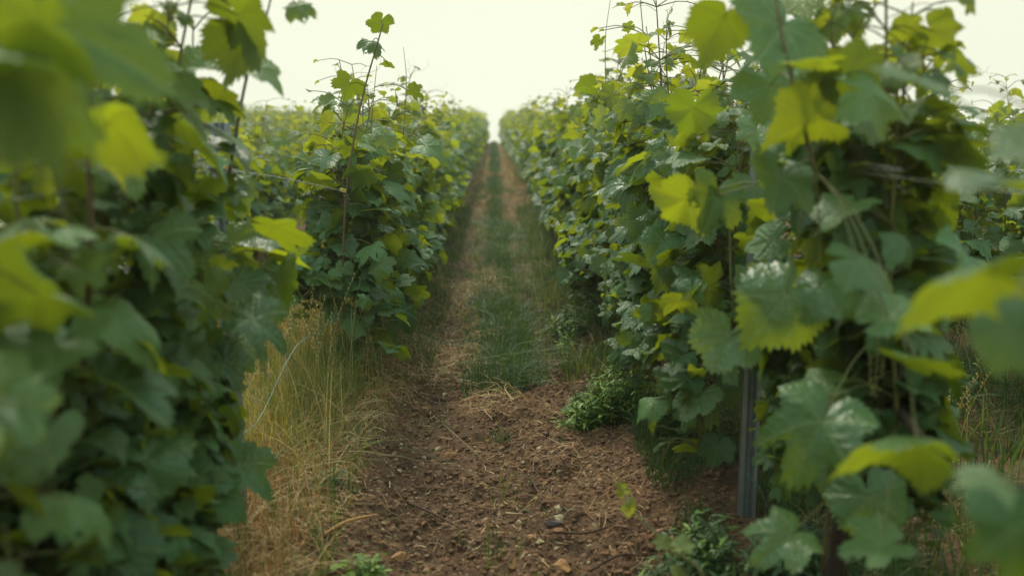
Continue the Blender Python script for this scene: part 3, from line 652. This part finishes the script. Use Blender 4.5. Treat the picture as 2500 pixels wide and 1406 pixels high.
# ------------------------------------------------------------------ grass, straw, weeds
def blades(acc, rng, n, xr, yr, h, wd, cols, lean=.35, seg=4, dens=None, flat=0, spread_fn=None):
    x = rng.uniform(*xr, n); y = rng.uniform(*yr, n)
    if dens is not None:
        k = rng.random(n) < dens(x, y); x, y = x[k], y[k]; n = len(x)
    if n == 0: return
    z = gz(x, y) - .004
    hh = rng.uniform(h[0], h[1], n) * rng.uniform(.6, 1, n); th = rng.uniform(0, 2 * math.pi, n); ln = np.abs(rng.normal(0, lean, n))
    t = np.linspace(0, 1, seg + 1)[None]
    bx = np.cos(th)[:, None]; by = np.sin(th)[:, None]
    if flat:       # lying strands
        L_ = hh[:, None]; cv = rng.normal(0, .9, n)[:, None]
        px = x[:, None] + L_ * (t - .5) * bx - L_ * cv * (t - .5) ** 2 * by; py = y[:, None] + L_ * (t - .5) * by + L_ * cv * (t - .5) ** 2 * bx
        pz = gz(px, py) + rng.uniform(.002, flat, n)[:, None] + L_ * rng.uniform(0, .35, n)[:, None] * t * (1 - t) * 2
    else:
        px = x[:, None] + hh[:, None] * ln[:, None] * t ** 1.8 * bx; py = y[:, None] + hh[:, None] * ln[:, None] * t ** 1.8 * by
        pz = z[:, None] + hh[:, None] * (t - .38 * np.clip(ln, 0, 1.2)[:, None] * t ** 2.5)
    ph = rng.uniform(0, math.pi, n)[:, None]
    wv = rng.uniform(.6, 1.2, n)[:, None] * wd * (1 - t ** 2 * .92)
    if spread_fn is not None: wv = wv * spread_fn(y)[:, None]
    dx = np.cos(ph) * wv; dy = np.sin(ph) * wv; dz = wv * .25
    A = np.stack([px - dx, py - dy, pz - dz], -1); B = np.stack([px + dx, py + dy, pz + dz], -1)
    V = np.stack([A, B], 2).reshape(-1, 3)
    m = (seg + 1) * 2; base = (np.arange(n) * m)[:, None]; q = (np.arange(seg) * 2)[None]
    F = np.stack([base + q, base + q + 1, base + q + 3, base + q + 2], -1).reshape(-1, 4)
    cols = np.array(cols); c = cols[rng.integers(0, len(cols), n)] * rng.uniform(.7, 1.25, n)[:, None]
    # drier at the foot of each blade
    acc.add(V, None, F, col=np.repeat(c, m, 0))
def seed_stalks(acc, rng, pts, h, col=(.30, .27, .10), lean=.12):
    for (x, y) in pts:
        z = gz1(x, y); H = rng.uniform(*h); a = rng.uniform(0, 6.28); l = rng.normal(lean, .08) * H
        t = np.linspace(0, 1, 9); P = np.stack([x + l * t ** 2 * math.cos(a), y + l * t ** 2 * math.sin(a), z + H * t * (1 - .06 * t)], -1)
        tube(acc, P, np.linspace(.0013, .0006, 9), 3, np.array(col) * rng.uniform(.8, 1.2), False)
        nsp = rng.integers(9, 15)
        for k in range(nsp):
            f = .62 + .38 * k / nsp; p = np.array([np.interp(f, t, P[:, q]) for q in range(3)]); s = 1 if k % 2 else -1
            o = np.array([math.cos(a + 1.5) * s, math.sin(a + 1.5) * s, 2.2]); o /= np.linalg.norm(o); L_ = .012
            sdv = np.array([-o[1], o[0], 0]) * .2 + np.array([.001, 0, 0])
            c = p + o * L_ * .5; e_ = p + o * L_
            q1 = np.array([o[1], -o[0], .1]); q1 = q1 / np.linalg.norm(q1) * .0021; q2 = np.cross(o, q1)
            acc.add([p, c + q1, c + q2, c - q1, c - q2, e_], [[0, 1, 2], [0, 2, 3], [0, 3, 4], [0, 4, 1], [5, 2, 1], [5, 3, 2], [5, 4, 3], [5, 1, 4]], col=np.array(col) * 1.1)
GRN = [(.05, .10, .022), (.07, .12, .026), (.04, .085, .026), (.10, .13, .03)]
BLU = [(.028, .07, .032), (.04, .09, .038), (.05, .09, .03)]
YEL = [(.24, .22, .055), (.18, .19, .04), (.33, .26, .10), (.12, .16, .03)]
DRY = [(.34, .19, .085), (.28, .135, .06), (.42, .27, .13), (.18, .09, .042), (.50, .38, .2)]
rg = np.random.default_rng(77)
# tall seeding grass clump under the gap of the left row
def tufty(sc, th=.5, s=9):
    return lambda x, y: (vnoise(x / sc, y / sc, s) + .5 > th) * 1.0
a = Acc()
dn = lambda x, y: np.exp(-((x + .62 + .10 * (3.1 - y)) / .17) ** 2 - ((y - 3.0) / .45) ** 2) * sstep(.1, .65, vnoise(x / .05, y / .08, 50) + .5)
blades(a, rg, 9000, (-1.05, -.28), (2.2, 3.9), (.12, .44), .0011, YEL + YEL[:1] + YEL[2:3] + DRY[2:3] + DRY[4:] + GRN[1:2], .9, 7, dens=dn)
blades(a, rg, 3600, (-1.0, -.30), (2.2, 3.9), (.15, .42), .0012, YEL + GRN[1:2], .45, 7, dens=dn)
blades(a, rg, 260, (-.64, -.42), (2.95, 3.45), (.2, .48), .0014, [(.11, .15, .03), (.15, .17, .045)], .4, 7)
seed_stalks(a, rg, np.stack([rg.uniform(-.66, -.44, 30), rg.uniform(2.95, 3.4, 30)], -1), (.36, .56), (.33, .32, .14))
tag(a.build('grass_clump', M_GRASS), 'tall yellow green seeding grass clump at the foot of the sharp left vine', 'grass clump')
a = Acc()
blades(a, rg, 9000, (-1.55, -.62), (1.7, 6.5), (.10, .34), .002, YEL + DRY[:2] + GRN[:2], .45, 4)
blades(a, rg, 6000, (-4.5, -1.3), (2.6, 9), (.08, .3), .0028, YEL + GRN, .5, 3)
tag(a.build('lane_grass', M_GRASS), 'dry yellow green grass covering the lane left of the path row', 'grass', kind='stuff')
a = Acc()
blades(a, rg, 5200, (-.86, -.36), (1.75, 3.3), (.05, .20), .0013, DRY, 1, 5, flat=.045, dens=lambda x, y: 1 - sstep(-.5, -.30, x) * .8)
blades(a, rg, 1600, (-.78, -.42), (1.75, 2.9), (.08, .22), .0012, DRY, .7, 4)
blades(a, rg, 4200, (-.42, .50), (1.8, 4.6), (.03, .14), .0008, DRY + [(.2, .12, .06), (.14, .09, .05)], 1, 5, flat=.012, dens=tufty(.16, .50, 31))
blades(a, rg, 3400, (-.55, .05), (3.2, 6.6), (.05, .24), .0013, DRY + YEL[:1], 1, 6, flat=.06, dens=tufty(.22, .42, 33))
blades(a, rg, 2500, (-.5, .5), (4.2, 12), (.05, .2), .0012, DRY + YEL[:1], 1, 4, flat=.03, dens=tufty(.3, .4, 36))
blades(a, rg, 2600, (-.42, .5), (1.75, 4.4), (.01, .06), .0012, DRY + [(.09, .045, .025)] * 3, 1, 3, flat=.010)
blades(a, rg, 5000, (.55, 2.6), (1.7, 5.5), (.06, .26), .0014, DRY + YEL, 1, 5, flat=.05, dens=tufty(.3, .45, 35))
blades(a, rg, 3200, (-1.6, -.8), (1.6, 5), (.06, .26), .0014, DRY + YEL, 1, 5, flat=.06)
blades(a, rg, 1300, (-.66, -.36), (1.75, 2.9), (.06, .22), .0012, GRN + YEL, .7, 4)
tag(a.build('dry_straw', M_STRAW), 'orange brown dead grass and straw strewn over the soil beside the rows', 'straw', kind='stuff')
# grass strip along the middle of the path and sparse grass either side
a = Acc(); wid = lambda y: 1 + sstep(6, 30, y) * 3.0
blades(a, rg, 60000, (-.32, .42), (3.7, 10), (.04, .20), .0015, BLU[1:] + GRN[:3] + GRN[:2], .95, 5, dens=lambda x, y: np.exp(-((x - .04 - .14 * vnoise(y / .5, y * 0, 40)) / (.07 + .07 * (vnoise(x * 0, y / .35, 41) + .5))) ** 2) * sstep(.2, .6, vnoise(x / .07, y / .22, 42) + .5) * (.6 + .4 * sstep(.3, .6, vnoise(x * 0, y / .8, 43) + .5)), spread_fn=wid)
blades(a, rg, 34000, (-.16, .22), (9, 44), (.05, .18), .0024, BLU + GRN[:3], .7, 3, dens=lambda x, y: np.exp(-((x - .03 - .05 * vnoise(y / 1.5, y * 0, 46)) / .075) ** 2) * sstep(.05, .4, vnoise(x * 0, y / 1.2, 44) + .5), spread_fn=wid)
blades(a, rg, 16000, (-.30, .38), (3.9, 16), (.02, .10), .0016, GRN + BLU, 1.1, 3, dens=lambda x, y: sstep(.5, .7, vnoise(x / .12, y / .3, 71) + .5), spread_fn=wid)
blades(a, rg, 13000, (-.5, .55), (8, 44), (.02, .10), .0020, DRY + YEL, 1.0, 3, spread_fn=wid)
blades(a, rg, 17000, (-.45, .50), (4.0, 9), (.03, .15), .0016, BLU + GRN + YEL[:1], .8, 3, dens=lambda x, y: .9 * sstep(.3, .62, vnoise(x / .2, y / .3, 8) + .5) * (1 - .85 * np.exp(-((x + .2) / .1) ** 2)), spread_fn=wid)
blades(a, rg, 9000, (-.55, .6), (7, 40), (.03, .12), .002, BLU + GRN + YEL, .8, 3, dens=lambda x, y: .7 * sstep(.12, .42, np.abs(x - .03)), spread_fn=wid)
tag(a.build('path_grass', M_GRASS), 'strip of dark green grass growing up the middle of the path', 'grass', kind='stuff')
a = Acc()
blades(a, rg, 16000, (.26, .75), (3.0, 12), (.05, .24), .0018, GRN + BLU + YEL[1:2], .6, 4, dens=tufty(.16, .42, 12))
blades(a, rg, 9000, (-.62, -.24), (3.7, 12), (.05, .22), .0018, GRN + BLU + YEL[1:2], .6, 4, dens=tufty(.16, .42, 13))
blades(a, rg, 30000, (.72, 2.9), (1.6, 6.5), (.06, .24), .0022, GRN + BLU + GRN + YEL[1:2], .6, 4, dens=tufty(.25, .28, 14))
blades(a, rg, 7000, (.42, .95), (1.6, 3.2), (.04, .15), .0018, GRN + BLU, .6, 4, dens=tufty(.12, .40, 15))
blades(a, rg, 3000, (-.40, .5), (1.8, 4.6), (.008, .032), .0024, BLU + GRN, 1.0, 3, dens=lambda x, y: sstep(.60, .72, vnoise(x / .09, y / .13, 61) + .5))
sp = np.stack([rg.uniform(1.0, 2.0, 60), rg.uniform(2.6, 4.4, 60)], -1); seed_stalks(a, rg, sp, (.2, .42), (.42, .34, .14), .5)
tag(a.build('undergrowth_grass', M_GRASS), 'green grass and seed stalks growing under and beyond the right row', 'grass', kind='stuff')
# single tufts in the path
def tuft(x, y, n, r, h, cols, label, wd=.0015, lean=.5):
    q = Acc(); rr = np.random.default_rng(int(abs(x * 1000) + y * 977))
    blades(q, rr, n, (-r, r), (-r, r), h, wd, cols, lean, 5, dens=lambda a_, b_: np.exp(-(a_ ** 2 + b_ ** 2) / (r * r * .45)))
    for V in q.V: V[:, 2] -= gz(V[:, 0], V[:, 1]) * 0
    o = q.build('grass_tuft', M_GRASS)
    # blades were rooted round the origin: shift the clump to its place
    me = o.data; o.location = (x, y, gz1(x, y) - gz1(0, 0)); tag(o, label, 'grass tuft', 'grass tufts on the path'); return o
p = pix(1195, 975, 3.6)
tuft((1195 - VPX) / F_PX * 3.65, 3.65, 900, .13, (.08, .22), BLU, 'dense dark blue green grass tuft where the grassy strip begins')
tuft(.04, 4.3, 700, .12, (.08, .22), BLU, 'dark grass tuft just behind the one starting the strip')
tuft(.01, 3.08, 70, .05, (.03, .09), BLU + GRN, 'small sparse green seedling tuft in the middle of the bare soil')
tuft(.02, 2.62, 26, .04, (.06, .2), YEL + GRN, 'wispy upright grass stalks in the lower middle of the path', .0013)
tuft(-.02, 2.28, 60, .09, (.04, .12), GRN, 'thin green tuft near the bottom edge of the path')
tuft(.05, 2.16, 60, .1, (.04, .13), GRN + YEL[:1], 'thin straggling tuft at the very bottom of the picture')
# weeds
def weed(x, y, rx, ry, h, n, cols, label, name='weed_clump', leafL=.035, group=None):
    rr = np.random.default_rng(int(abs(x) * 3001 + y * 411)); lf = Acc(); st = Acc(); z0 = gz1(x, y)
    for k in range(n):
        a_ = rr.uniform(0, 6.28); q = math.sqrt(rr.random()) * (.72 + .3 * math.sin(a_ * 3 + x * 40) + .16 * math.sin(a_ * 7 + y * 9)); ex, ey = rx * q * math.cos(a_), ry * q * math.sin(a_)
        H = h * (1.05 - .6 * q * q) * rr.uniform(.45, 1.35); t = np.linspace(0, 1, 6)
        zr = float(gz(np.array([x + ex * .6]), np.array([y + ey * .6]))[0]) - z0
        P = np.stack([ex * (.55 + .45 * t), ey * (.55 + .45 * t), zr + H * t * (1 - .2 * t * q)], -1); tube(st, P, np.linspace(.0014, .0006, 6), 3, (.10, .13, .04), False)
        for j in range(9):
            f = .12 + .88 * j / 9; p_ = np.array([np.interp(f, t, P[:, w__]) for w__ in range(3)])
            th = j * 2.4 + rr.uniform(-.5, .5); el = rr.uniform(-.1, .8); d = np.array([math.cos(th) * math.cos(el), math.sin(th) * math.cos(el), math.sin(el)])
            s_ = np.array([-math.sin(th), math.cos(th), rr.normal(0, .3)]); Ls = leafL * 1.35 * rr.uniform(.5, 1.3) * (1 - .3 * f); W = Ls * .105
            u = np.array([0, .2, .38, .55, .72, .88, 1.]); ww = np.array([.25, .9, .5, 1.25, .6, .8, .05]) * W
            dz = np.array([0, 0, -1.])
            mid = p_ + d * Ls * u[:, None] + dz * (Ls * .35 * u[:, None] ** 2)
            A = mid - s_ * ww[:, None]; B = mid + s_ * ww[:, None]; V = np.stack([A, B], 1).reshape(-1, 3); b = np.arange(6) * 2
            c = np.array(cols[rr.integers(len(cols))]) * rr.uniform(.75, 1.3)
            lf.add(V, None, np.stack([b, b + 1, b + 3, b + 2], -1), col=c)
    root = empty(name, (x, y, z0)); lf.build('leaves', M_WEED, root); st.build('stems', M_WEED, root)
    tag(root, label, 'weed', group); return root
WG = [(.13, .22, .03), (.18, .27, .04), (.07, .15, .025)]
WB = [(.06, .12, .045), (.085, .15, .06), (.07, .12, .035)]
weed(.41, 3.18, .23, .18, .18, 250, WG, 'bushy bright green weed clump at the right edge of the bare soil', group='weeds beside the path')
weed(.30, 3.4, .08, .10, .08, 50, WG + WB, 'low green weed fringe left of the bushy bright clump', group='weeds beside the path')
weed(.58, 2.9, .13, .14, .16, 90, WB, 'feathery grey green weed under the right vines, nearer than the bright clump', group='weeds beside the path')
weed(.44, 2.12, .13, .11, .13, 80, WB + WG[:1], 'grey green weed at the bottom edge, left of the right-hand steel post', group='weeds beside the path')
weed(.62, 2.0, .16, .12, .12, 90, WB, 'low grey green weed at the foot of the right-hand steel post', group='weeds beside the path')
weed(.33, 4.6, .12, .3, .12, 90, WG + WB, 'straggly weed along the right side of the path further back', group='weeds beside the path')
weed(.52, 5.0, .15, .6, .2, 150, WG + WB, 'long weedy growth under the right row further back', group='weeds beside the path')
weed(-.30, 2.10, .08, .07, .09, 22, WG, 'small green weed at the lower left corner of the soil', leafL=.045, group='weeds beside the path')
weed(-.42, 2.55, .06, .05, .06, 14, WB, 'small bluish weed in the orange straw left of the path', group='weeds beside the path')
weed(1.45, 3.4, .35, .4, .18, 200, WG + WB, 'dense green weed patch beyond the right foreground vine', group='weeds beside the path')
weed(1.15, 2.7, .2, .25, .12, 110, WB + WG, 'low green weed on the lane right of the right row', group='weeds beside the path')
weed(.1, 3.75, .2, .1, .03, 40, WB, 'flat grey green weed creeping over the pale stones of the path', leafL=.025, group='weeds beside the path')
# yellow green sprig blurred in the lower right foreground
rr = np.random.default_rng(9); root = empty('weed_sprig', (.26, 1.5, gz1(.26, 1.5))); o_ = np.array(root.location); A = Acc(); D = []
P = smooth_path([o_ - o_, np.array(pix(1720, 1440, 1.55)) - o_, np.array(pix(1640, 1340, 1.6)) - o_, np.array(pix(1560, 1260, 1.65)) - o_, np.array(pix(1520, 1195, 1.7)) - o_], 20)
tube(A, P, np.linspace(.0034, .0016, 20), 6, (.12, .14, .04)); A.build('stem', M_CANE, root)
for (px, py, d, s_, an) in [(1660, 1335, 1.58, .045, 10), (1620, 1325, 1.6, .03, 160), (1540, 1235, 1.65, .035, -60), (1520, 1200, 1.7, .028, 110), (1650, 1395, 1.55, .03, -20)]:
    t_ = np.array([math.cos(R(an)), 0, math.sin(R(an))]); D.append((np.array(pix(px, py, d)) - o_, t_, np.array([0, -.4, 1.]), s_, (.9, .8, .5)))
fo = Acc(); flush_leaves(fo, PM, D, rr); fo.build('leaves', M_LEAF, root); tag(root, 'blurred pale yellow green sprig at the lower right of the path, nearest the camera', 'weed')
# ------------------------------------------------------------------ stones, clods, twigs
def ico(sub):
    import bmesh
    bm = bmesh.new(); bmesh.ops.create_icosphere(bm, subdivisions=sub, radius=1)
    V = np.array([v.co[:] for v in bm.verts]); F = np.array([[v.index for v in f.verts] for f in bm.faces]); bm.free(); return V, F
IV, IF = ico(2); IV1, IF1 = ico(1); IV3, IF3 = ico(3)
def rockify(V, rng, rough=.35, flat=.6):
    V = V.copy()
    for _ in range(13):                      # chip flat facets off
        n = rng.normal(0, 1, 3); n /= np.linalg.norm(n); d = rng.uniform(.42, .85); k = V @ n
        V = V - np.clip(k - d, 0, 9)[:, None] * n
    V = V * (1 + rough * .3 * np.sin(V @ rng.normal(0, 2.5, 3) + rng.uniform(0, 6)))[:, None]
    V = V + rng.normal(0, .03, V.shape)
    return V * np.array([1, rng.uniform(.6, .9), flat * rng.uniform(.7, 1.2)])
rg = np.random.default_rng(31)
ROCKS = {}
shapes = [rockify(IV3, rg, .35, .6) * .5 for _ in range(12)]
def stone(k, x, y, s, label, colr, group=None):
    key = (k % 6 + 6 * (k % 2), colr)
    src = ROCKS.get(key)
    if src is None: o = ROCKS[key] = mesh_np('stone', shapes[key[0]], IF3, M_ROCKS[colr], smooth=False)
    else: o = src.copy(); COL.objects.link(o)
    o.location = (x, y, gz1(x, y) + s * .03); o.scale = (s, s, s); o.rotation_euler = (rg.normal(0, .25), rg.normal(0, .25), rg.uniform(0, 6.28))
    tag(o, label, 'stone', group or 'stones on the bare soil'); return o
def gpt(px, py):
    """ground point under a photo pixel"""
    d = 3.
    for _ in range(6):
        v = CROT @ Vector(((px - 1250) / F_PX, -(py - 703) / F_PX, -1)); z = gz1(v.x / v.y * d, d); d = (z - CAM_Z) / (v.z / v.y)
    return v.x / v.y * d, d
for k, (px, py, s, lab) in enumerate([
    (1095, 1118, .085, 'broad orange tan stone, largest on the left of the bare soil'), (1070, 1100, .045, 'pale cream stone just behind the broad orange one'),
    (975, 1150, .04, 'whitish stone left of the broad orange stone'), (960, 1115, .034, 'small tan stone behind the whitish left stone'),
    (1036, 998, .045, 'tan stone at the back left of the bare soil'), (1318, 1098, .036, 'cream stone in the middle right of the soil'),
    (1362, 1130, .03, 'light stone below the bushy weed clump'), (1260, 1000, .034, 'pale stone beside the dense dark tuft'),
    (1335, 990, .045, 'beige stone at the back right of the bare soil'), (1360, 1295, .05, 'tan stone next to the dark slate fragment'),
    (1365, 1265, .04, 'pale stone just behind the dark slate fragment'), (1365, 1238, .036, 'flat cream stone two stones behind the slate'),
    (1195, 1305, .034, 'pinkish stone in the lower middle of the soil'), (968, 1370, .075, 'crumbly orange stone at the bottom left of the soil'),
    (860, 1330, .055, 'reddish brown stone near the lying cane'), (1315, 1330, .034, 'ochre stone in front of the slate fragment'), (1375, 1385, .06, 'tan crumbly stone at the bottom middle right'),
    (1130, 1270, .03, 'light chip of stone left of the pinkish one'), (1540, 1240, .045, 'beige stone among the weeds at the lower right'), (1440, 1350, .04, 'grey beige stone beside the long lying twig')]):
    x, y = gpt(px, py); stone(k, x, y, s * .85, lab, next((c for c, ws in (('orange tan', ('orange', 'tan')), ('reddish brown', ('reddish',)), ('pinkish', ('pink',)), ('beige', ('beige', 'ochre'))) if any(w in lab for w in ws) and 'behind the broad' not in lab and 'left of the broad' not in lab), 'cream'))
n_s = 0
while n_s < 170:
    px = rg.uniform(900, 1620); py = 900 + 500 * rg.random() ** .9
    x, y = gpt(px, py)
    if x < -.40 + .02 * rg.random() or x > .48: continue
    s = .014 + .016 * rg.random() ** 2
    cl = list(RC)[rg.integers(5)]
    reg = 'front' if py > 1280 else 'front middle' if py > 1170 else 'back middle' if py > 1050 else 'back'
    sd2 = 'far left' if px < 1040 else 'left' if px < 1180 else 'centre' if px < 1320 else 'right' if px < 1460 else 'far right'
    stone(n_s, x, y, s, f'small {cl} pebble on the {reg} of the bare soil, {sd2}', cl); n_s += 1
# slate fragment
o = mesh_np('slate_fragment', rockify(IV, rg, .1, .3) * .03, IF, M_CLOD, col=(.05, .065, .085), smooth=False, loc=(*gpt(1345, 1280), 0)); o.location.z = gz1(*gpt(1345, 1280)) + .006
tag(o, 'dark blue grey slate fragment in front of pale stones on the soil', 'stone')
def lumps(name, label, n, xr, yr, s, cols, mat, IVx, IFx, pw=3):
    acc = Acc(); protos = [rockify(IVx, rg, .4, .75) for _ in range(10)]
    x = rg.uniform(*xr, n); y = yr[0] + (yr[1] - yr[0]) * rg.random(n) ** 1.3; z = gz(x, y); ss = s[0] + (s[1] - s[0]) * rg.random(n) ** pw; th = rg.uniform(0, 6.28, n)
    cols = np.array(cols)
    for k in range(10):
        q = np.arange(k, n, 10); P = protos[k]; c, sn = np.cos(th[q])[:, None], np.sin(th[q])[:, None]
        V = np.stack([x[q][:, None] + ss[q][:, None] * (P[None, :, 0] * c - P[None, :, 1] * sn), y[q][:, None] + ss[q][:, None] * (P[None, :, 0] * sn + P[None, :, 1] * c), z[q][:, None] + ss[q][:, None] * (P[None, :, 2] + .1)], -1)
        off = (np.arange(len(q)) * len(P))[:, None, None]
        cc = cols[rg.integers(0, len(cols), len(q))] * rg.uniform(.7, 1.3, len(q))[:, None]
        acc.add(V.reshape(-1, 3), (IFx[None] + off).reshape(-1, 3), col=np.repeat(cc, len(P), 0))
    tag(acc.build(name, mat, smooth=False), label, 'soil' if 'soil' in name else 'gravel', kind='stuff')
lumps('soil_crumbs', 'loose brown clods and crumbs of soil on the path', 60000, (-.55, .62), (1.7, 5.4), (.0012, .016), [(.11, .062, .034), (.14, .078, .042), (.08, .045, .026), (.20, .115, .062), (.25, .155, .09), (.16, .088, .048)], M_CLOD, IV1, IF1, 4.6)
lumps('gravel', 'tiny pale limestone chips sprinkled over the path', 12000, (-.5, .55), (1.7, 7), (.0012, .0085), [(.40, .33, .21), (.34, .20, .12), (.45, .4, .3), (.28, .18, .12)], M_CLOD, IV1, IF1, 4)
def twig(name, pts, r, col, label):
    P = [];
    for px, py, dz in pts:
        x, y = gpt(px, py); P.append((x, y, gz1(x, y) + dz))
    a = Acc(); Q = smooth_path(P, 24); rad = r * (1 - .4 * np.linspace(0, 1, 24)) * (1 + .2 * (np.arange(24) % 6 == 0)); tube(a, Q, rad, 6, col)
    tag(a.build(name, M_BARK if col[0] < .2 else M_STRAW), label, 'twig', 'twigs lying on the soil')
twig('twig', [(790, 1335, .02), (850, 1305, .03), (920, 1272, .02)], .004, (.42, .24, .09), 'straight orange tan cane lying at the lower left')
twig('twig', [(1350, 1308, .01), (1430, 1316, .015), (1500, 1322, .008), (1590, 1312, .02)], .0032, (.12, .06, .035), 'long thin brown twig lying across the lower right soil')
twig('twig', [(1440, 1400, .01), (1510, 1375, .02), (1565, 1352, .01)], .0035, (.12, .065, .04), 'thin brown twig curving at the bottom right edge of the soil')
twig('twig', [(1000, 1235, .01), (1060, 1268, .015), (1130, 1298, .008)], .004, (.14, .085, .055), 'grey brown pruned cane in the lower left of the soil')
twig('twig', [(1300, 1195, .005), (1318, 1222, .012), (1322, 1245, .006)], .003, (.10, .06, .04), 'short forked-looking dark twig in the middle of the soil')
twig('twig', [(1340, 1088, .01), (1380, 1100, .012), (1405, 1118, .006)], .0017, (.4, .3, .16), 'pale straw stem lying below the bushy weed clump')
twig('twig', [(895, 1100, .03), (990, 1125, .015), (1140, 1150, .01)], .0016, (.16, .22, .12), 'long green grass stem lying across the left of the soil')
twig('twig', [(1060, 1030, .02), (1110, 1075, .03), (1180, 1130, .01)], .0015, (.3, .26, .13), 'pale bent grass stem crossing the middle left soil')
print('objects', len(bpy.data.objects))

hz = bpy.data.meshes.new('haze'); x0, x1, y0, y1, z0, z1 = gx[0] - 2, gx[-1] + 2, gy[0] - 2, gy[-1] + 2, float(Z.min()) - 1, 3.0
hz.from_pydata([(x, y, z) for z in (z0, z1) for x, y in ((x0, y0), (x1, y0), (x1, y1), (x0, y1))], [], [(3, 2, 1, 0), (4, 5, 6, 7), (0, 1, 5, 4), (1, 2, 6, 5), (2, 3, 7, 6), (3, 0, 4, 7)])
m, N, L = new_mat('haze'); out = N.new('ShaderNodeOutputMaterial'); pv = N.new('ShaderNodeVolumePrincipled')
pv.inputs['Color'].default_value = (.97, .98, .90, 1); pv.inputs['Density'].default_value = .0024; pv.inputs['Anisotropy'].default_value = .3
L.new(pv.outputs[0], out.inputs['Volume']); hz.materials.append(m)
o = bpy.data.objects.new('haze', hz); COL.objects.link(o); tag(o, 'pale morning haze thickening towards the far end of the rows', 'haze', kind='stuff')
